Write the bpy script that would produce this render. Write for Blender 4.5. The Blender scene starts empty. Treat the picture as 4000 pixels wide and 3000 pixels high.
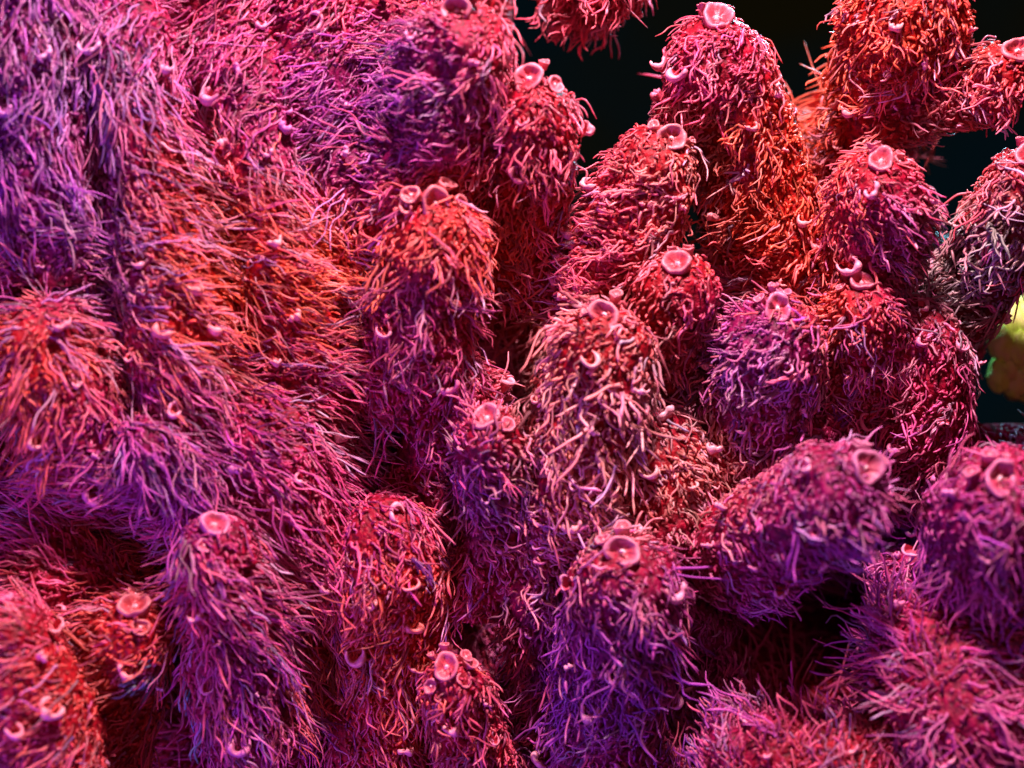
import bpy, math
import numpy as np
from mathutils import Vector

rng = np.random.default_rng(7)
S = bpy.context.scene
COL = S.collection
S.unit_settings.system = 'METRIC'
S.unit_settings.scale_length = 0.01          # one unit is one centimetre: the frame is about 10 cm wide

# ------------------------------------------------------------------ camera
D = 14.2222
cam_d = bpy.data.cameras.new('camera'); cam = bpy.data.objects.new('camera', cam_d); COL.objects.link(cam)
cam.location = (0, -D, 0); cam.rotation_euler = (math.radians(90), 0, 0)
cam_d.sensor_width = 36; cam_d.lens = 50; cam_d.clip_start = 0.1; cam_d.clip_end = 500
cam_d.dof.use_dof = True; cam_d.dof.focus_distance = D + 0.35; cam_d.dof.aperture_fstop = 0.16
S.camera = cam
S.view_settings.view_transform = 'Standard'; S.view_settings.look = 'None'
S.view_settings.gamma = 1; S.view_settings.use_curve_mapping = False
S.view_settings.exposure = -0.02

# ------------------------------------------------------------------ world + lamps (key and violet aquarium lamps, plus added cyan rim and pink fill)
w = bpy.data.worlds.new('World'); S.world = w; w.use_nodes = True
w.node_tree.nodes['Background'].inputs[0].default_value = (0.25, 0.12, 0.45, 1)
w.node_tree.nodes['Background'].inputs[1].default_value = 0.05

def area(name, loc, target, size, power, color):
    l = bpy.data.lights.new(name, 'AREA'); l.energy = power; l.size = size; l.color = color
    o = bpy.data.objects.new(name, l); COL.objects.link(o); o.location = loc
    o.rotation_euler = (Vector(target) - Vector(loc)).to_track_quat('-Z', 'Y').to_euler()
    return o
area('key_lamp', (1.8, -6.9, 14.0), (0, 0.5, 0), 1.3, 9800, (1.0, 0.60, 0.67))
area('violet_lamp', (-9.0, -8.0, -7.5), (0, 0, -0.5), 3.0, 1300, (0.40, 0.12, 1.0))
area('cyan_rim', (6.0, 7.0, 9.0), (1.5, 0, 1), 2.0, 1500, (0.25, 0.75, 1.0))  # added rim light, gives cyan edges around the dark gaps
area('pink_fill', (2.0, -16.0, 1.5), (0, 0, -0.5), 4.0, 330, (1.0, 0.22, 0.40))  # unseen fill light from the camera side, softens the shade

K = 10.24 / 2212.0
def P(px, py, y):
    s = K * (D + y) / D
    return np.array([(px - 1106) * s, y, -(py - 829.5) * s])

# ------------------------------------------------------------------ noise helpers
_r = np.random.default_rng(3)
_F = _r.normal(size=(3, 14, 3)); _PH = _r.uniform(0, 6.28, size=(3, 14))
def snoise(p, scale, k=0):
    """smooth pseudo noise, about -1..1"""
    q = p * scale
    return np.sin(q @ _F[k].T + _PH[k]).sum(-1) / 14 ** 0.5 * 0.8

# ------------------------------------------------------------------ colour zones: tint of coloured light and highlights painted in with tissue pigment (px, py, sigma, kind, weight)
ZN = [  # V violet, O orange, T tan, M magenta, L lavender, G green grey
 (40,120,170,'V',1.6),(170,330,130,'V',1.6),(60,430,120,'V',1.2),(210,560,70,'V',1.5),(230,180,60,'L',2.6),(300,620,60,'L',2.6),(250,420,50,'L',1.2),
 (860,250,110,'V',1.8),(720,330,90,'V',1.2),(650,60,90,'M',1.2),(480,120,110,'M',1.2),(560,230,100,'V',.7),
 (370,400,90,'O',1.6),(480,600,120,'O',2.2),(640,640,100,'O',2.4),(600,500,90,'O',1.6),(760,600,70,'O',1.5),(950,440,70,'O',1.3),(770,600,70,'O',1.5),
 (60,720,110,'O',1.4),(60,950,90,'O',1.0),(330,1000,100,'V',1.0),(560,870,120,'M',1.3),(450,1000,90,'V',.9),(600,1060,100,'M',1.3),
 (170,1150,120,'M',1.2),(60,1300,90,'M',1.0),(40,1560,110,'V',1.8),(220,1480,110,'O',2.3),(290,1310,70,'O',1.3),(500,1480,110,'V',1.1),
 (480,1300,70,'M',1.0),(420,1620,80,'M',1),(850,1330,110,'O',1.4),(800,1480,100,'O',1.4),(740,1130,80,'M',.8),(880,1080,90,'M',1),
 (1060,1080,60,'V',2.4),(1000,900,80,'M',1.2),(860,680,60,'V',.8),(1090,580,60,'O',1.0),(1130,280,60,'P',1.2),
 (1290,860,90,'T',1.8),(1200,1010,90,'T',1.6),(1400,1000,90,'T',1.2),(1250,1180,80,'T',1.1),(1450,430,60,'T',.9),(1180,950,40,'M',1.0),
 (1400,900,50,'L',1.2),(1650,770,80,'V',1.4),(1640,860,60,'L',.8),(1840,630,70,'O',1.3),(1850,760,60,'T',1.0),(1980,720,90,'M',1.3),
 (1690,420,110,'O',1.9),(1720,300,60,'O',1.2),(1560,330,50,'G',1.0),(1590,180,70,'M',.9),(1950,110,130,'O',1.7),(2050,250,50,'L',1.2),(1900,240,70,'O',1.2),
 (1890,400,60,'M',1.3),(1930,520,70,'V',1.2),(2120,560,70,'G',1.6),(2170,640,60,'G',2.0),(2000,500,50,'T',.8),
 (1380,1440,140,'V',2.2),(1340,1220,80,'M',1.8),(1180,1480,70,'V',1.3),(1500,1250,60,'M',1.5),(1600,1200,80,'M',1.6),(1780,1180,110,'V',2.6),(1860,1080,70,'V',1.2),
 (2120,950,120,'M',2),(2130,1130,110,'V',1.7),(2000,1450,150,'M',2),(2080,1560,100,'V',1.0),(1960,1420,40,'L',1.0),(1700,1620,120,'P',1.6),(1850,1600,80,'P',1.4),
 (315,1455,15,'C',14),(1440,1040,90,'T',1.6),(1330,1110,80,'T',1.4),(1520,1030,70,'T',1.0),(980,1450,60,'M',1.3),(1000,1580,90,'P',1.0),(1560,1440,90,'V',1.4),
]
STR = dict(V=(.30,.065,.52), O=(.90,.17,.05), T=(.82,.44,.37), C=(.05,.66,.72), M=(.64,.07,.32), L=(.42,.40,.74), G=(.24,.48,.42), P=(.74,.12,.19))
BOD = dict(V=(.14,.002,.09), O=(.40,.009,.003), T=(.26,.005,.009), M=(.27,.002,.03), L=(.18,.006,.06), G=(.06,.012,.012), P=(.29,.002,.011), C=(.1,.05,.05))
zx = np.array([z[0] for z in ZN]); zy = np.array([z[1] for z in ZN]); zs = np.array([z[2] for z in ZN]); zw = np.array([z[4] for z in ZN])
zS = np.array([STR[z[3]] for z in ZN]); zB = np.array([BOD[z[3]] for z in ZN])
def pix(p):
    return p[:, 0] / K + 1106, -p[:, 2] / K + 829.5
def zone(p, table):
    """tissue pigment with the tint of light painted in, at a point of the colony: a function of place on the colony"""
    px, py = pix(p)
    px = px + 35 * snoise(p, 1.3, 0); py = py + 35 * snoise(p, 1.3, 1)
    wgt = zw * np.exp(-((px[:, None] - zx) ** 2 + (py[:, None] - zy) ** 2) / (2 * zs ** 2))
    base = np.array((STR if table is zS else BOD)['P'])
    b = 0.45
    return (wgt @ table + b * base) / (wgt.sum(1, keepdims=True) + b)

# ------------------------------------------------------------------ current that combs the polyps (px, py, dx, dy, sigma)
FL = [(60,100,.2,1,130),(230,250,-.25,1,80),(120,420,.2,1,100),(400,330,.8,.6,90),(320,560,1,.25,80),(560,560,1,.35,120),(650,760,1,.1,120),(420,760,.9,.6,80),
 (560,120,-.6,.8,120),(780,230,-1,.55,100),(800,360,-1,.5,90),(650,420,1,.6,70),(880,560,-.45,1,60),(960,620,.6,.8,50),(1080,500,.3,1,60),(1120,250,-.2,1,60),
 (450,900,1,.6,80),(700,930,.8,.6,80),(720,1060,.5,1,70),(470,1040,.5,1,70),(180,1150,-1,-.3,120),(60,900,-.4,1,90),(150,560,0,-1,60),(60,700,-1,0,60),(240,700,1,0.1,60),(150,840,.1,1,60),
 (300,1380,-1,.1,80),(130,1450,-1,.2,100),(480,1450,.1,1,90),(600,1250,.9,.7,70),(620,1500,.6,1,90),(820,1080,.3,1,80),(850,1330,-.8,.7,80),(800,1500,-.4,1,80),(980,1500,.2,1,60),
 (940,820,-.3,1,70),(1060,900,-.2,-1,60),(1060,1100,.1,1,60),(1280,500,-1,.3,80),(1420,420,-.8,.6,70),(1250,640,-.8,-.2,60),(1450,650,-.2,1,50),(1290,820,-.7,1,60),(1210,780,-.1,1,40),
 (1190,950,.1,1,60),(1300,1000,-.8,.8,70),(1420,950,.4,1,70),(1180,1120,.9,.4,60),(1400,1100,-.3,1,80),(1150,1280,-.5,1,50),
 (1560,120,-.5,1,80),(1600,220,-1,.5,60),(1700,400,-.25,1,110),(1760,250,-.6,-.5,50),(1920,100,-.6,.8,90),(2050,230,1,-.35,60),(1880,260,-1,.3,60),(2150,150,-.5,.8,50),
 (1880,500,.3,1,70),(1960,480,.8,.8,50),(2120,500,-.35,1,70),(2160,640,-1,.2,50),(1650,600,-.7,-.2,60),(1640,820,-.5,1,80),(1850,780,-.5,1,70),(1800,680,-.8,.5,50),(2000,760,-.2,1,60),
 (1540,1000,.2,1,70),(1560,1180,1,.5,60),(1700,1230,1,.3,70),(1800,1130,.7,.7,60),(1900,950,.2,-1,60),(1940,1080,1,.3,40),(1340,1150,0,-1,40),(1330,1350,.1,1,80),(1180,1450,-.3,1,70),(1450,1430,-.3,1,70),
 (2080,920,-.7,1,80),(2160,1150,-.4,1,70),(2040,1180,-.5,.9,50),(2080,1350,1,-.2,70),(2100,1480,1,.5,70),(1950,1330,-.2,-1,50),(1880,1420,-1,-.3,50),(1960,1560,-.3,1,60),(2050,1600,.6,1,60),
 (1720,1570,-.3,-1,80),(1500,1600,-.2,-1,60),(1100,1600,-.4,1,70)]
fa = np.array(FL, float); fd = fa[:, 2:4] / np.linalg.norm(fa[:, 2:4], axis=1, keepdims=True)
def flow(p, nz=.42):
    px, py = pix(p)
    wgt = np.exp(-((px[:, None] - fa[:, 0]) ** 2 + (py[:, None] - fa[:, 1]) ** 2) / (2 * fa[:, 4] ** 2)) + 1e-9
    v = (wgt @ fd) / wgt.sum(1, keepdims=True)
    out = np.zeros((len(p), 3)); out[:, 0] = v[:, 0]; out[:, 2] = -v[:, 1]
    out[:, 0] += nz * snoise(p, 2.2, 1); out[:, 2] += nz * snoise(p, 2.2, 2)
    return out / (np.linalg.norm(out, axis=1, keepdims=True) + 1e-6)

# ------------------------------------------------------------------ materials
def nmat(name):
    m = bpy.data.materials.new(name); m.use_nodes = True
    nt = m.node_tree; b = nt.nodes['Principled BSDF']
    return m, nt, b, nt.nodes['Material Output']
def inp(b, k, v): b.inputs[k].default_value = v

def bump(nt, b, scale, strength, dist, vor=False):
    tc = nt.nodes.new('ShaderNodeTexCoord')
    n = nt.nodes.new('ShaderNodeTexVoronoi' if vor else 'ShaderNodeTexNoise'); n.inputs['Scale'].default_value = scale
    if not vor: n.inputs['Detail'].default_value = 4
    nt.links.new(tc.outputs['Object'], n.inputs['Vector'])
    bp = nt.nodes.new('ShaderNodeBump'); bp.inputs['Strength'].default_value = strength; bp.inputs['Distance'].default_value = dist
    nt.links.new(n.outputs[0], bp.inputs['Height']); nt.links.new(bp.outputs[0], b.inputs['Normal'])
    return tc, n

M_body, nt, b, out = nmat('coral_tissue')
at = nt.nodes.new('ShaderNodeAttribute'); at.attribute_name = 'Col'
tc, n = bump(nt, b, 14, 0.9, 0.05)
mx = nt.nodes.new('ShaderNodeMix'); mx.data_type = 'RGBA'; mx.blend_type = 'MULTIPLY'; mx.inputs[0].default_value = 1
rp = nt.nodes.new('ShaderNodeValToRGB'); rp.color_ramp.elements[0].position = .35; rp.color_ramp.elements[0].color = (.25, .2, .3, 1); rp.color_ramp.elements[1].position = .65; rp.color_ramp.elements[1].color = (1.2, 1.2, 1.2, 1)
nt.links.new(n.outputs[0], rp.inputs[0]); nt.links.new(at.outputs['Color'], mx.inputs[6]); nt.links.new(rp.outputs[0], mx.inputs[7]); nt.links.new(mx.outputs[2], b.inputs['Base Color'])
inp(b, 'Roughness', .5); inp(b, 'Specular IOR Level', .2)

def strandmat(name, trans, rough, spec):
    m, nt, b, out = nmat(name)
    at = nt.nodes.new('ShaderNodeAttribute'); at.attribute_name = 'Col'
    nt.links.new(at.outputs['Color'], b.inputs['Base Color']); inp(b, 'Roughness', rough); inp(b, 'Specular IOR Level', spec)
    tr = nt.nodes.new('ShaderNodeBsdfTranslucent'); ms = nt.nodes.new('ShaderNodeMixShader'); ms.inputs[0].default_value = trans
    nt.links.new(at.outputs['Color'], tr.inputs['Color'])
    nt.links.new(b.outputs[0], ms.inputs[1]); nt.links.new(tr.outputs[0], ms.inputs[2]); nt.links.new(ms.outputs[0], out.inputs[0])
    return m
M_str = strandmat('polyp_tentacle', .22, .36, .5)
M_cor, nt, b, out = nmat('corallite_flesh')
at = nt.nodes.new('ShaderNodeAttribute'); at.attribute_name = 'Col'
nt.links.new(at.outputs['Color'], b.inputs['Base Color']); inp(b, 'Roughness', .45)
inp(b, 'Subsurface Weight', .25); b.inputs['Subsurface Radius'].default_value = (.05, .015, .02)
bump(nt, b, 45, .5, .012)
M_bg, nt, b, out = nmat('dark_water')
tc = nt.nodes.new('ShaderNodeTexCoord'); n = nt.nodes.new('ShaderNodeTexNoise'); n.inputs['Scale'].default_value = .12
nt.links.new(tc.outputs['Object'], n.inputs['Vector'])
rp = nt.nodes.new('ShaderNodeValToRGB'); rp.color_ramp.elements[0].position = .4; rp.color_ramp.elements[0].color = (.010, .013, .003, 1); rp.color_ramp.elements[1].position = .6; rp.color_ramp.elements[1].color = (.002, .015, .020, 1)
nt.links.new(n.outputs[0], rp.inputs[0]); nt.links.new(rp.outputs[0], b.inputs['Base Color']); inp(b, 'Roughness', 1); inp(b, 'Specular IOR Level', 0)
M_yel, nt, b, out = nmat('yellow_coral_tissue')
tc, n = bump(nt, b, 5, .2, .03)
rp = nt.nodes.new('ShaderNodeValToRGB'); rp.color_ramp.elements[0].position = .4; rp.color_ramp.elements[0].color = (.60, .72, .22, 1); rp.color_ramp.elements[1].position = .6; rp.color_ramp.elements[1].color = (.55, .95, .10, 1)
nt.links.new(n.outputs[0], rp.inputs[0]); nt.links.new(rp.outputs[0], b.inputs['Base Color']); inp(b, 'Roughness', .5)

# ------------------------------------------------------------------ mesh helpers
def make(name, V, F, mat, parent=None, col=None, kind=None):
    me = bpy.data.meshes.new(name)
    V = np.asarray(V, np.float32); F = np.asarray(F, np.int32)
    me.vertices.add(len(V)); me.vertices.foreach_set('co', V.ravel())
    me.loops.add(F.size); me.loops.foreach_set('vertex_index', F.ravel())
    me.polygons.add(len(F)); me.polygons.foreach_set('loop_start', np.arange(len(F), dtype=np.int32) * F.shape[1])
    me.polygons.foreach_set('loop_total', np.full(len(F), F.shape[1], np.int32))
    me.polygons.foreach_set('use_smooth', np.ones(len(F), bool))
    me.update(calc_edges=True)
    if col is not None:
        a = me.color_attributes.new('Col', 'FLOAT_COLOR', 'POINT')
        c = np.ones((len(V), 4), np.float32); c[:, :3] = col; a.data.foreach_set('color', c.ravel())
    me.materials.append(mat)
    o = bpy.data.objects.new(name, me); COL.objects.link(o)
    if parent: o.parent = parent
    if kind: o['kind'] = kind
    return o
def grid_faces(nr, ns):
    i = np.arange(nr - 1)[:, None]; j = np.arange(ns)[None]
    a = i * ns + j; b2 = i * ns + (j + 1) % ns
    return np.stack([a, b2, b2 + ns, a + ns], -1).reshape(-1, 4)
def unit(v): return v / (np.linalg.norm(v, axis=-1, keepdims=True) + 1e-9)

def catmull(pts, n):
    pts = np.array(pts); ext = np.vstack([2 * pts[0] - pts[1], pts, 2 * pts[-1] - pts[-2]])
    t = np.linspace(0, len(pts) - 1 - 1e-6, n); i = t.astype(int); f = (t - i)[:, None]
    p0, p1, p2, p3 = ext[i], ext[i + 1], ext[i + 2], ext[i + 3]
    return .5 * (2 * p1 + (p2 - p0) * f + (2 * p0 - 5 * p1 + 4 * p2 - p3) * f ** 2 + (3 * p1 - p0 - 3 * p2 + p3) * f ** 3)

# strands: many tapered curved tubes as one mesh
def strands(p0, nrm, fl, L, R, side, lift, c0, K_=7, S_=5, wig=None, blunt=.35):
    N = len(p0)
    t = np.linspace(0, 1, K_)[None, :, None]
    sd = unit(np.cross(nrm, fl))
    ft = fl - nrm * np.minimum((fl * nrm).sum(1, keepdims=True), 0) * .9
    ft = unit(ft)
    L_ = L[:, None, None]; lf = lift[:, None, None]; s_ = side[:, None, None]
    n_ = nrm[:, None]; f_ = ft[:, None]; d_ = sd[:, None]
    C = p0[:, None] + L_ * (n_ * lf * (1.15 * t - .75 * t ** 2) + f_ * (.35 * t + .75 * t ** 2) * (1.15 - lf * .6) + d_ * s_ * t ** 2)
    if wig is not None:
        ph = wig[:, :1, None]; am = wig[:, 1:2, None]
        C = C + L_ * am * (d_ * (np.sin(t * 6.5 + ph) + .5 * np.sin(t * 13 + ph * 2.3)) + n_ * .6 * np.cos(t * 7.5 + ph * 1.7)) * t ** .7
    T = np.gradient(C, axis=1); T = unit(T)
    ref = d_ + 0 * T; A = unit(np.cross(T, ref)); B = np.cross(T, A)
    th = np.linspace(0, 2 * np.pi, S_, endpoint=False)
    prof = (1 - (1 - blunt) * t ** 1.3) * np.where(t > .97, .5, 1)
    bl = (np.random.default_rng(N).random(N) < .22)[:, None, None] * .55
    prof = prof * (1 + bl * np.exp(-((t - .88) / .1) ** 2) + .45 * np.exp(-(t / .12) ** 2))
    rr = (R[:, None, None] * prof)[..., None]
    V = C[:, :, None] + rr * (A[:, :, None] * np.cos(th)[None, None, :, None] + B[:, :, None] * np.sin(th)[None, None, :, None])
    F = grid_faces(K_, S_)[None] + (np.arange(N) * K_ * S_)[:, None, None]
    # cap
    capi = (K_ - 1) * S_
    if S_ == 5:
        cap = np.array([[capi, capi + 1, capi + 2, capi + 3], [capi, capi + 3, capi + 4, capi + 4]])[:1]
    else:
        cap = np.array([[capi, capi + 1, capi + 2, capi + 3]])
    F = np.concatenate([F, cap[None] + (np.arange(N) * K_ * S_)[:, None, None]], 1).reshape(-1, 4)
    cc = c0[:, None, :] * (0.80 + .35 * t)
    cc = np.repeat(cc[:, :, None], S_, 2).reshape(-1, 3)
    return V.reshape(-1, 3), F, cc

# ------------------------------------------------------------------ a small cup: rim, inside, foot (corallite)
def cup_profile(r, h):
    prof = [(.80, -h), (.84, -h * .5), (.90, -.25), (.98, -.06), (1.0, .06), (.96, .16), (.86, .19), (.74, .12), (.64, .0), (.48, -.14), (.32, -.20), (.20, -.24), (.10, -.12), (.02, -.06)]
    return np.array(prof) * r
def cup(name, c, ax, r, h, col, inner, parent, tilt=0, cut=0, seed=0, label=None, flare=0):
    pr = cup_profile(r, h); ns = 30; nr = len(pr)
    ax = unit(np.array(ax)); ref = np.array([0, 0, 1.0]) if abs(ax[2]) < .9 else np.array([1.0, 0, 0])
    u = unit(np.cross(ref, ax)); v = np.cross(ax, u)
    th = np.linspace(0, 2 * np.pi, ns, endpoint=False); lr = np.random.default_rng(seed)
    wob = 1 + .13 * lr.uniform(.3, 1.2) * np.sin(th * 2 + lr.uniform(0, 6)) + .045 * np.sin(th * 3 + lr.uniform(0, 6)) + .025 * np.sin(th * 7 + lr.uniform(0, 6))
    hz = -.40 * r * np.exp(-((np.angle(np.exp(1j * (th - lr.uniform(0, 6.28))))) / .35) ** 2) + .12 * r * np.sin(th * 2 + lr.uniform(0, 6)) + .05 * r * np.sin(th * 5 + lr.uniform(0, 6))
    if cut:   # scooped lip: rim rises on the lower side only
        hz = hz + cut * r * (-np.sin(th)) ; 
    sept = np.zeros(nr); sept[7:11] = 1
    R_ = pr[:, 0][:, None] * wob[None] * (1 + 0)
    Z_ = pr[:, 1][:, None] + hz[None] * (np.arange(nr) > 1)[:, None] * (np.minimum(1, pr[:, 0][:, None] / r)) + sept[:, None] * .13 * r * np.sin(th * 6 + seed)[None] * np.sin(th * 11 + seed)[None]
    V = np.array(c) + R_[..., None] * (np.cos(th)[None, :, None] * u + np.sin(th)[None, :, None] * v) + Z_[..., None] * ax
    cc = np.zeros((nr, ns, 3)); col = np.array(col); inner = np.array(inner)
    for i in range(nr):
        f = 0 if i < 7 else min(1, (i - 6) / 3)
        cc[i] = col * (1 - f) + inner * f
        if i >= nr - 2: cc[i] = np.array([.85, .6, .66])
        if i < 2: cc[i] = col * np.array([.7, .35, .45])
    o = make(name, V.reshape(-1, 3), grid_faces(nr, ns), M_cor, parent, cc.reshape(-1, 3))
    if label: o['label'] = label
    return o

def lip(c, ax, r, col, parent):
    """half-cup of a radial corallite: a fleshy crescent rim with a pocket of tissue below it"""
    nt_, ns = 22, 8; t = np.linspace(0, 1, nt_); span = rng.uniform(1.2, 4.6); a0 = -math.pi / 2 + rng.normal(0, .8)
    u = unit(np.cross(np.array([0, 1.0, .1]), ax) if abs(ax[2]) > .95 else np.cross(np.array([0, 0, 1.0]), ax)); v = np.cross(ax, u)
    a = a0 + (t - .5) * span; w_ = r * rng.uniform(.2, .48) * (1 + .3 * np.sin(t * rng.uniform(8, 20) + rng.uniform(0, 6))) * (np.sin(np.pi * np.clip(t, .03, .97)) ** .5)
    rad = r * (1 + .12 * np.sin(t * 9 + rng.uniform(0, 6)))
    dr = np.cos(a)[:, None] * u + np.sin(a)[:, None] * v
    cen = c + dr * rad[:, None] + ax * (r * .15 * np.sin(t * 5 + rng.uniform(0, 6)))[:, None]
    th = np.linspace(0, 2 * np.pi, ns, endpoint=False)
    V = cen[:, None] + w_[:, None, None] * (np.cos(th)[None, :, None] * dr[:, None] + 1.5 * np.sin(th)[None, :, None] * ax)
    F = [grid_faces(nt_, ns)]; V = V.reshape(-1, 3); n0 = len(V)
    # pocket: a funnel from the rim down into the branch
    fn = np.stack([cen - ax * r * .1, c + dr * (rad * .8)[:, None] - ax * r * .9, c + dr * (rad * .45)[:, None] - ax * r * 1.9], 0)
    m = nt_; idx_ = np.arange(3 * m).reshape(3, m) + n0
    F.append(np.stack([idx_[:-1, :-1], idx_[:-1, 1:], idx_[1:, 1:], idx_[1:, :-1]], -1).reshape(-1, 4))
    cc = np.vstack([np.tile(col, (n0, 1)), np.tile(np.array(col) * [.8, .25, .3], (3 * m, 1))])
    return make('radial_corallite', np.vstack([V, fn.reshape(-1, 3)]), np.vstack(F), M_cor, parent, cc)

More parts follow.
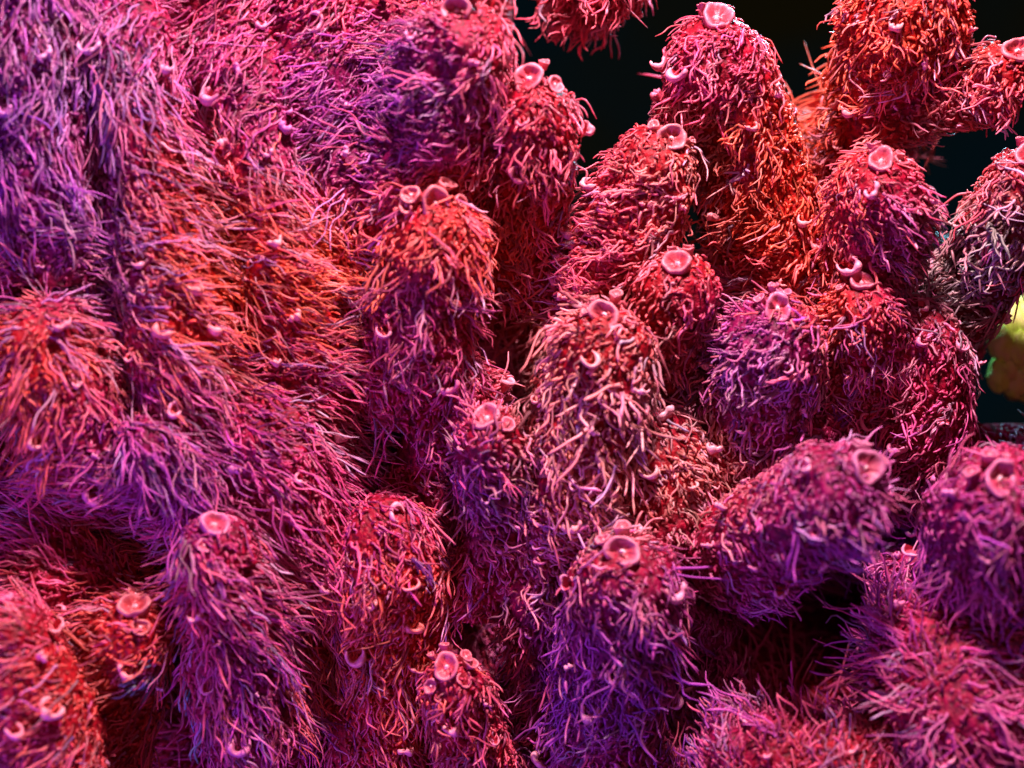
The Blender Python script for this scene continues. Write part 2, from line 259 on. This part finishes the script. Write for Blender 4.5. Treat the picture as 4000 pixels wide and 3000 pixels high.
# ------------------------------------------------------------------ branches: tip first. (px, py, depth) , radii in px
BR = [
 # name key, points, radii, ring radius (0: none), strand length, strand radius, label
 dict(p=[(988,24,-.9),(985,150,.0),(930,330,.9),(840,520,1.6)], r=[88,112,130,130], ring=35, L=1.0, t=.8),
 dict(p=[(1143,172,-.5),(1150,290,.2),(1130,440,1.2),(1100,640,2.2)], r=[78,92,95,90], ring=38, L=.9, t=.9),
 dict(p=[(1450,300,-.1),(1405,390,.5),(1340,530,1.1),(1250,700,1.8)], r=[84,104,114,112], ring=36, L=.8, t=.9),
 dict(p=[(1465,572,-.3),(1455,650,.4),(1430,760,1.3),(1400,900,2.4)], r=[76,88,88,80], ring=36, L=.8, t=.9),
 dict(p=[(1307,680,-.6),(1300,780,.1),(1275,930,.6),(1230,1130,1.2)], r=[84,104,118,122], ring=36, L=1.15, t=1.2),
 dict(p=[(1680,668,-.3),(1665,760,.5),(1630,880,1.4),(1600,1020,2.2)], r=[92,118,125,110], ring=36, L=.9, t=1.0),
 dict(p=[(1860,612,-.0),(1855,700,.7),(1840,820,1.6),(1800,950,2.4)], r=[70,88,95,90], ring=30, L=.8, t=.9),
 dict(p=[(1902,350,-.2),(1895,430,.5),(1880,560,1.4),(1850,720,2.4)], r=[84,108,112,100], ring=34, L=.9, t=.9),
 dict(p=[(1548,42,.1),(1555,150,.8),(1600,300,1.6),(1660,480,2.0),(1680,640,2.4)], r=[84,112,125,120,100], ring=42, L=.9, t=.9),
 dict(p=[(1960,-90,.3),(1950,50,.6),(1915,190,1.2),(1850,330,1.9),(1800,470,2.4)], r=[100,145,125,110,90], ring=0, L=.75, t=.9),
 dict(p=[(2196,112,.1),(2130,190,.7),(2010,240,1.2),(1880,290,1.8)], r=[62,72,62,60], ring=38, L=.9, t=.9),
 dict(p=[(2222,342,.0),(2195,440,.7),(2140,560,1.4),(2040,720,2.2)], r=[76,92,92,80], ring=36, L=1.0, t=1.0),
 dict(p=[(1866,1012,-1.3),(1785,1078,-.6),(1690,1140,.4),(1570,1220,1.8)], r=[98,122,122,115], ring=42, L=.8, t=.85),
 dict(p=[(2158,1035,-1.5),(2160,1110,-.7),(2140,1230,.5),(2080,1380,1.6)], r=[96,128,135,120], ring=40, L=1.2, t=.85),
 dict(p=[(1345,1192,-.8),(1340,1280,.0),(1325,1420,.9),(1300,1580,1.8)], r=[76,108,128,130], ring=40, L=1.15, t=1.0),
 dict(p=[(965,1442,-.4),(985,1510,.4),(1020,1600,1.2),(1060,1720,2.0)], r=[60,76,80,80], ring=34, L=.8, t=.9),
 dict(p=[(462,1136,-.9),(478,1230,-.2),(500,1380,.6),(540,1580,1.4)], r=[72,92,105,110], ring=33, L=.95, t=.8),
 dict(p=[(292,1312,-.7),(275,1390,.0),(240,1500,.7),(200,1680,1.4)], r=[74,92,110,120], ring=36, L=.85, t=.8),
 dict(p=[(940,440,-.7),(935,540,.0),(905,690,.7),(870,900,1.4)], r=[78,104,112,110], ring=40, L=1.05, t=.85),
 dict(p=[(1052,905,-.5),(1060,985,.2),(1062,1110,1.0),(1050,1300,1.9)], r=[62,78,84,90], ring=36, L=.9, t=.9),
 dict(p=[(1100,1245,.2),(1160,1310,.6),(1200,1420,1.1),(1210,1580,1.8)], r=[60,84,96,100], ring=26, L=.8, t=.9),
 dict(p=[(110,640,-.7),(120,780,-.5),(180,920,-.2),(250,1080,.5)], r=[80,122,125,105], ring=0, L=.9, t=.8, pit=1),
 dict(p=[(322,935,-.9),(340,1000,-.2),(370,1120,.8),(400,1300,1.6)], r=[60,92,100,95], ring=0, L=1.0, t=.7),
 # long fused ridges
 dict(p=[(285,-20,-.5),(300,180,-.3),(345,450,-.2),(385,720,-.1),(420,1000,.2),(440,1200,.9)], r=[82,96,108,112,104,90], ring=44, L=1.1, t=.72),
 dict(p=[(480,-110,-.1),(515,150,.0),(575,420,.0),(625,680,.1),(670,900,.4),(710,1150,1.0)], r=[95,112,118,116,112,100], ring=0, L=1.1, t=.72),
 dict(p=[(660,-110,.1),(690,150,.2),(730,400,.3),(780,620,.5),(830,860,1.1)], r=[100,120,125,120,110], ring=0, L=1.1, t=.75),
 dict(p=[(95,-100,-.6),(95,120,-.5),(105,380,-.4),(120,600,-.1)], r=[100,108,108,100], ring=0, L=1.1, t=.75),
 dict(p=[(-60,-60,-.2),(-50,250,-.1),(-30,600,.1),(-20,800,.4)], r=[110,120,120,110], ring=0, L=1.1, t=.75),
 dict(p=[(820,-90,.4),(815,120,.4),(800,330,.8),(790,560,1.3)], r=[110,125,125,120], ring=0, L=1.1, t=.75),
 dict(p=[(560,820,-.1),(600,1000,.1),(670,1220,.5),(700,1440,1.2),(690,1640,1.9)], r=[110,140,130,110,90], ring=0, L=1.05, t=.8),
 dict(p=[(30,1160,-.2),(110,1220,.0),(200,1280,.5),(260,1400,1.4)], r=[80,115,115,90], ring=0, L=1.0, t=.8),
 dict(p=[(-40,1300,-1.0),(30,1480,-.8),(90,1680,-.5),(120,1800,-.2)], r=[90,130,150,130], ring=0, L=1.1, t=.8),
 dict(p=[(830,1080,-.2),(835,1200,.2),(840,1400,.7),(830,1700,1.4)], r=[90,125,130,120], ring=0, L=.95, t=.85, lips=1),
 dict(p=[(1000,760,.3),(980,900,.5),(930,1100,.8),(930,1300,1.4)], r=[80,110,110,100], ring=0, L=.85, t=.9),
 dict(p=[(1240,950,.0),(1225,1080,.2),(1190,1250,.8)], r=[100,120,110], ring=0, L=.85, t=1.1),
 dict(p=[(1420,860,.4),(1410,990,.4),(1430,1150,.5),(1480,1350,1.1)], r=[90,125,130,120], ring=0, L=.7, t=.95),
 dict(p=[(1560,920,.5),(1570,1020,.6),(1540,1150,1.1)], r=[80,110,110], ring=0, L=.75, t=.95),
 dict(p=[(1730,870,.8),(1710,960,.9),(1640,1080,1.3)], r=[80,100,100], ring=0, L=.8, t=.9),
 dict(p=[(1970,640,.6),(1990,780,.7),(1990,930,1.0),(1960,1100,1.5)], r=[80,110,110,100], ring=0, L=1.0, t=.95),
 dict(p=[(2140,560,1.4),(2090,660,1.7),(2030,800,2.2)], r=[60,75,70], ring=0, L=.9, t=1.0),
 dict(p=[(1990,1290,.3),(2030,1400,-.5),(2090,1530,-.8),(2150,1720,-.6)], r=[80,140,180,190], ring=0, L=1.45, t=.85),
 dict(p=[(1520,1610,-.1),(1740,1660,-.6),(1960,1700,-.5)], r=[85,118,115], ring=0, L=1.0, t=.8),
 dict(p=[(1240,1500,.7),(1300,1600,.8),(1420,1720,1.0)], r=[100,120,120], ring=0, L=1.1, t=1.0),
 dict(p=[(1500,1420,1.2),(1530,1540,1.2),(1560,1700,1.5)], r=[80,105,110], ring=0, L=1.0, t=.9),
 dict(p=[(600,1440,.6),(590,1560,.8),(560,1720,1.2)], r=[80,100,110], ring=0, L=.95, t=.8),
 dict(p=[(1475,190,.9),(1500,290,1.1),(1530,400,1.5)], r=[62,85,90], ring=0, L=.9, t=.9),
 dict(p=[(1320,-120,1.0),(1310,-60,1.3),(1240,-10,2.2)], r=[90,100,90], ring=0, L=1.0, t=.95),
 dict(p=[(2150,1250,.4),(2170,1340,.6),(2190,1450,1.0)], r=[80,100,100], ring=0, L=1.1, t=.85),
 dict(p=[(1970,1190,.8),(1975,1260,1.0),(1950,1370,1.8)], r=[60,80,70], ring=0, L=.8, t=.9),
]
VOIDS = [((1275,215),(115,215)),((1215,420),(45,90)),((1310,60),(170,120)),((1390,160),(90,150)),((1750,70),(52,130)),((2130,-10),(60,60)),((2065,365),(110,95)),((1495,480),(25,80)),((2180,760),(85,100)),((1470,800),(40,60)),((60,900),(70,60))]

colony = bpy.data.objects.new('coral_colony', None); COL.objects.link(colony); colony.location = (0, 3, -5)
colony['label'] = 'red and violet branching coral colony covered in waving hair-like polyps'
colony['category'] = 'coral'
def inv(o): o.matrix_parent_inverse = colony.matrix_world.inverted()

NS = 40
for B in BR:
    y0 = B['p'][0][2]; kd = .48 if B['ring'] else .8
    pts = [P(q[0], q[1], y0 + (q[2] - y0) * kd) for q in B['p']]; nR = 12 * (len(pts) - 1) + 14
    C = catmull(pts, nR); rr = np.interp(np.linspace(0, len(pts) - 1, nR), np.arange(len(pts)), B['r']) * K
    s = np.r_[0, np.cumsum(np.linalg.norm(np.diff(C, axis=0), axis=1))]
    # resample finer near the tip
    u = np.linspace(0, 1, nR) ** 1.7 * s[-1]
    C = np.stack([np.interp(u, s, C[:, k]) for k in range(3)], 1); rr = np.interp(u, s, rr); s = u
    h = rr[0] * 1.0; q = np.clip(1 - s / h, 0, 1); rr = rr * (.03 + .97 * np.sqrt(1 - q ** 2.2))
    B['C'], B['R'] = C, rr
    T = unit(np.gradient(C, axis=0)); ref = np.array([1.0, 0, 0]); U = unit(np.cross(T, ref)); W = np.cross(T, U)
    th = np.linspace(0, 2 * np.pi, NS, endpoint=False)
    N = U[:, None] * np.cos(th)[None, :, None] + W[:, None] * np.sin(th)[None, :, None]
    V = C[:, None] + N * rr[:, None, None]
    fl = V.reshape(-1, 3)
    disp = .05 * snoise(fl, 3.2, 0) + .03 * snoise(fl, 8.0, 1) + .015 * snoise(fl, 18, 2)
    damp = np.repeat(np.clip(rr / (.6 * rr.max()), 0, 1), NS)
    fl = fl + N.reshape(-1, 3) * (disp * damp)[:, None]
    B['V'] = fl.reshape(nR, NS, 3)
allC = np.concatenate([b['C'] for b in BR]); allR = np.concatenate([b['R'] for b in BR]); allI = np.concatenate([np.full(len(b['C']), i) for i, b in enumerate(BR)])

def buried(p, own, k=.93):
    res = np.zeros(len(p), bool); m = allI != own
    c, r = allC[m], allR[m]
    for a in range(0, len(p), 4000):
        d = np.linalg.norm(p[a:a + 4000, None] - c[None], axis=2)
        res[a:a + 4000] = (d < r[None] * k).any(1)
    return res

CAMP = np.array([0, -D, 0.0])
def sample(V, n, own, facing=-.25):
    """random points with normals on the camera side of a tube grid, in the frame and not buried"""
    a = V[:-1]; b_ = V[1:]; a2 = np.roll(a, -1, 1); b2 = np.roll(b_, -1, 1)
    n_ = np.cross(a2 - a, b_ - a) + 0.0; ar = np.linalg.norm(n_, axis=2)
    pr = (ar / ar.sum()).ravel(); area_ = ar.sum()
    k = rng.choice(len(pr), size=int(n * area_), p=pr)
    i, j = np.unravel_index(k, ar.shape); u, v = rng.random((2, len(k), 1))
    p = a[i, j] * (1 - u) * (1 - v) + a2[i, j] * u * (1 - v) + b_[i, j] * (1 - u) * v + b2[i, j] * u * v
    nm = unit(n_[i, j])
    return p, nm
def keep(p, nm, own, facing=-.25):
    vd = unit(CAMP - p); m = (nm * vd).sum(1) > facing
    px, py = pix(p * (D / (D + p[:, 1:2])) * np.array([1, 1, 1]))
    m &= (px > -130) & (px < 2340) & (py > -130) & (py < 1790)
    m[m] &= ~buried(p[m], own)
    return m

LABELS = {0: 'branch with a ring shaped tip at the top edge', 1: 'stout branch standing against the dark gap, pale scalloped tip', 8: 'branch with a wide pink cup at its tip between two dark gaps',
 12: 'violet branch with a magenta cup above the dark hole', 13: 'blurred magenta branch close to the lens', 11: 'grey green branch at the edge in shade', 4: 'branch tipped by a pale open cup with long tan tentacles'}

nstr = 0
for bi, B in enumerate(BR):
    V = B['V']; nR = V.shape[0]
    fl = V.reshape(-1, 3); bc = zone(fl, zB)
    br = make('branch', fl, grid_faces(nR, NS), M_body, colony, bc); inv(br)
    if bi in LABELS: br['label'] = LABELS[bi]
    L, tk = B['L'], B['t']
    # orientation of grid normals
    cen = B['C']; 
    VV, FF, CC = [], [], []; off = 0
    def push(r):
        global off
        V_, F_, C_ = r
        VV.append(V_); FF.append(F_ + off); CC.append(C_); off += len(V_)
    def outward(p, nm):
        d = np.linalg.norm(p[:, None] - cen[None], axis=2).argmin(1)
        sgn = np.sign(((p - cen[d]) * nm).sum(1, keepdims=True)); sgn[sgn == 0] = 1
        return nm * sgn
    # short papillae
    p, nm = sample(V, 300, bi); nm = outward(p, nm); m = keep(p, nm, bi); p, nm = p[m], nm[m]; n = len(p)
    if n:
        f = flow(p); Ls = rng.uniform(.02, .12, n) * (.8 + .4 * rng.random(n)); c = zone(p, zS) * np.array([.95, .62, .58]) * rng.uniform(.45, 1.2, (n, 1))
        dirn = unit(nm + rng.normal(0, .35, (n, 3)))
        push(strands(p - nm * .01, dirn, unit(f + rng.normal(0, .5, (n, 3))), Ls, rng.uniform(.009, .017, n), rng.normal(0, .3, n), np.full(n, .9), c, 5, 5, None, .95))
    # tentacle tufts
    sk = float(np.clip((950 - B['p'][1][0]) / 250, 0, 1)) if B['p'][1][1] < 1500 else .3
    p, nm = sample(V, 54 + 20 * sk, bi); nm = outward(p, nm); m = keep(p, nm, bi); p, nm = p[m], nm[m]; n = len(p)
    if n:
        # clear around the axial corallite
        d0 = np.linalg.norm(p - B['C'][0], axis=1); mm = (d0 > .20) if B['ring'] else np.ones(n, bool); p, nm = p[mm], nm[mm]; n = len(p)
        k = rng.integers(1, 6, n); idx = np.repeat(np.arange(n), k); N = len(idx)
        tl = rng.uniform(.4, 1.35, n) * L * (.235 + .085 * sk); ts = rng.normal(0, .6 - .25 * sk, n); tf = flow(p, .42 - .2 * sk) + rng.normal(0, .18 - .08 * sk, (n, 3)); tlift = rng.uniform(.06, .46 - .2 * sk, n)
        tcol = rng.uniform(.5, 1.4, n); 
        P0 = p[idx] + rng.normal(0, .035, (N, 3)) - nm[idx] * .02
        f = unit(tf[idx] + rng.normal(0, .17 - .05 * sk, (N, 3))); nn = unit(nm[idx] + rng.normal(0, .2, (N, 3)))
        Ls = tl[idx] * rng.uniform(.55, 1.25, N); R_ = rng.uniform(.0095, .0175 - .002 * sk, N) * tk * (rng.uniform(.8, 1.15, n))[idx]
        c = zone(P0 + (rng.normal(0, .28, (n, 3)))[idx], zS); pale = (rng.random(n) < .13)[idx][:, None] * rng.uniform(.2, .85, (N, 1)); c = c * (1 - pale) + np.array([.50, .42, .60]) * pale
        pk = (rng.random(n) ** 2)[idx][:, None] * .6; c = c * (1 - pk) + np.array([.60, .15, .20]) * pk
        c = c * (tcol[idx] * rng.uniform(.8, 1.2, N))[:, None] * rng.normal(1, .05, (N, 3))
        c = np.clip(c, .01, .95)
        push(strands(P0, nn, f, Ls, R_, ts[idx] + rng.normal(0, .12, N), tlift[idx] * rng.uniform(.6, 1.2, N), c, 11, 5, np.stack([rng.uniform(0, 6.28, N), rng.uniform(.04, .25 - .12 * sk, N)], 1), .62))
        nstr += N
    if VV:
        o = make('tentacles', np.concatenate(VV), np.concatenate(FF), M_str, br, np.concatenate(CC), 'stuff')
    # radial corallites: scooped lips
    p, nm = sample(V, 3.4, bi); nm = outward(p, nm); m = keep(p, nm, bi, .15); p, nm = p[m], nm[m]
    sel = []
    for q in range(len(p)):
        if all(np.linalg.norm(p[q] - p[s_]) > .30 for s_ in sel) and (not B['ring'] or np.linalg.norm(p[q] - B['C'][0]) > .3): sel.append(q)
        if len(sel) >= 18: break
    ax_b = unit(B['C'][0] - B['C'][8])
    for q in sel:
        c = zone(p[q:q + 1], zS)[0]; k_ = rng.uniform(.2, .75); c = c * (1 - k_) + np.array([.92, .45, .52]) * k_
        lip(p[q] + nm[q] * rng.uniform(.04, .11), unit(nm[q] * .6 + .55 * ax_b + .5 * unit(CAMP - p[q]) + rng.normal(0, .2, 3)), rng.uniform(.035, .095), c, br)
    if B['ring']:
        rr = B['ring'] * K * .86; c0 = B['C'][0]; toc = unit(CAMP - c0)
        ax = unit(.45 * ax_b + .75 * toc + rng.normal(0, .22, 3))
        zc = zone(c0[None], zS)[0]; c = (zc * .5 + np.array([.80, .32, .38]) * .5) * rng.uniform(.6, .95)
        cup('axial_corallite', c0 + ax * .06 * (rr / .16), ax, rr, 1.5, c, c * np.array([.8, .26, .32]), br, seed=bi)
        # smaller cups crowding the tip
        for a_ in range(int(rng.integers(3, 8))):
            th = rng.uniform(0, 6.28); u = unit(np.cross(ax, [0, 0, 1.0])); v = np.cross(ax, u); dv = math.cos(th) * u + math.sin(th) * v
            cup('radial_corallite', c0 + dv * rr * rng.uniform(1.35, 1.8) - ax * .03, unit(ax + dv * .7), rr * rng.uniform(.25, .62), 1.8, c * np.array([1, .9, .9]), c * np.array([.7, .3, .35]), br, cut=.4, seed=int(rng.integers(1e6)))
print('STRANDS', nstr)

# ------------------------------------------------------------------ colony base behind the branches
nx, nz = 220, 165
gx = np.linspace(-500, 2700, nx); gy = np.linspace(-450, 2150, nz)
GX, GY = np.meshgrid(gx, gy); yy = 1.75 + 0 * GX
Pb = np.stack([(GX - 1106) * K * (D + yy) / D, yy, -(GY - 829.5) * K * (D + yy) / D], -1)
f3 = Pb.reshape(-1, 3)
dep = 1.75 + .35 * snoise(f3, 1.1, 0) + .12 * snoise(f3, 4, 1)
ok = np.ones(len(f3), bool); X_, Y_ = GX.ravel(), GY.ravel()
for (cx, cy), (rx, ry) in VOIDS:
    e = ((X_ - cx) / rx) ** 2 + ((Y_ - cy) / ry) ** 2 + .25 * snoise(f3, 4, 2)
    ok &= e > 1
    dep += 1.2 * np.exp(-np.maximum(e - 1, 0) * 2.0) 
# the colony ends towards the upper right
ok &= ~((Y_ < 110 + .0 * X_) & (X_ > 1110)); ok &= ~((X_ > 2110) & (Y_ < 330)); ok &= ~((X_ > 2095) & (Y_ < 900)); ok &= Y_ > -300
dep += 3.0 * np.exp(-((((X_ - 1755) / 120) ** 2 + ((Y_ - 1345) / 105) ** 2)) ** 2)
f3[:, 1] = dep
idx = np.arange(nx * nz).reshape(nz, nx)
F = np.stack([idx[:-1, :-1], idx[1:, :-1], idx[1:, 1:], idx[:-1, 1:]], -1).reshape(-1, 4)
F = F[ok[F].all(1)]
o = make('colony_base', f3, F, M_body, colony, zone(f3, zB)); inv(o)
sm = o.modifiers.new('thickness', 'SOLIDIFY'); sm.thickness = .5; sm.offset = -1
base = o
# papillae and tentacles on the base
ctr = f3[F].mean(1); n_ = unit(np.cross(f3[F[:, 1]] - f3[F[:, 0]], f3[F[:, 3]] - f3[F[:, 0]])); n_[n_[:, 1] > 0] *= -1
sel = rng.choice(len(F), min(len(F), 32000)); p = ctr[sel] + rng.normal(0, .025, (len(sel), 3)); nm = n_[sel]
px, py = pix(p * (D / (D + p[:, 1:2]))); m = (px > -60) & (px < 2270) & (py > -60) & (py < 1720); m[m] &= ~buried(p[m], -1)
p, nm = p[m], nm[m]; n = len(p)
lng = rng.random(n) < .5; Ls = np.where(lng, rng.uniform(.3, .7, n), rng.uniform(.06, .18, n))
c = zone(p, zS) * rng.uniform(.5, 1.1, (n, 1))
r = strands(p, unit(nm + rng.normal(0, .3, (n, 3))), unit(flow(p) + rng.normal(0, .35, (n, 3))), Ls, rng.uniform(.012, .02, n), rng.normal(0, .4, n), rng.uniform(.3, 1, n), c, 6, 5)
make('tentacles', r[0], r[1], M_str, base, r[2], 'stuff')

# ------------------------------------------------------------------ yellow coral behind
yc = bpy.data.objects.new('yellow_coral', None); COL.objects.link(yc); yc.location = P(2200, 830, 2.9)
yc['label'] = 'blurred yellow green knobby coral behind the red branches at the right edge'; yc['category'] = 'coral'
def lump(name, c, r, sq, parent, seed, mat, taper=0):
    nr, ns = 26, 36; ph = np.linspace(.02, math.pi - .02, nr); th = np.linspace(0, 2 * np.pi, ns, endpoint=False)
    d = np.stack([np.sin(ph)[:, None] * np.cos(th), np.sin(ph)[:, None] * np.sin(th), np.cos(ph)[:, None] + 0 * th], -1).reshape(-1, 3)
    tp = 1 - taper * np.clip(d[:, 2:3], 0, 1)
    v = d * np.array(sq) * r * (1 + .10 * snoise(d + seed, 4, 0) + .05 * snoise(d + seed, 9, 1))[:, None] * np.concatenate([tp, tp, np.ones_like(tp)], 1)
    o = make(name, v + c, grid_faces(nr, ns), mat, parent); o.matrix_parent_inverse = parent.matrix_basis.inverted(); return o
# children are built in world space: give them the inverse of the parent's location
def lump2(name, c, r, sq, seed, taper=0):
    o = lump(name, c, r, sq, yc, seed, M_yel, taper)
    from mathutils import Matrix
    o.matrix_parent_inverse = Matrix.Translation(-yc.location)
lump2('body', P(2240, 800, 2.9), .46, (1, .8, 1.0), 1)
for i, (a, b2, r) in enumerate([(2158, 775, .16), (2180, 735, .19), (2212, 730, .2), (2195, 785, .17), (2165, 825, .16), (2222, 800, .17), (2150, 850, .13), (2255, 750, .2), (2185, 860, .15)]):
    lump2('knob', P(a + 6, b2 - 38, 2.4 + .1 * (i % 3)), r, (1, 1, 1.5), i + 3, .45)

for o in colony.children:
    from mathutils import Matrix
    o.matrix_parent_inverse = Matrix.Translation(-colony.location)

# ------------------------------------------------------------------ dark water all round
nr, ns = 32, 48; ph = np.linspace(.001, math.pi - .001, nr); th = np.linspace(0, 2 * np.pi, ns, endpoint=False)
d = np.stack([np.sin(ph)[:, None] * np.cos(th), np.sin(ph)[:, None] * np.sin(th), np.cos(ph)[:, None] + 0 * th], -1).reshape(-1, 3)
wt = make('water', d * 30, grid_faces(nr, ns)[:, ::-1], M_bg); wt['kind'] = 'structure'
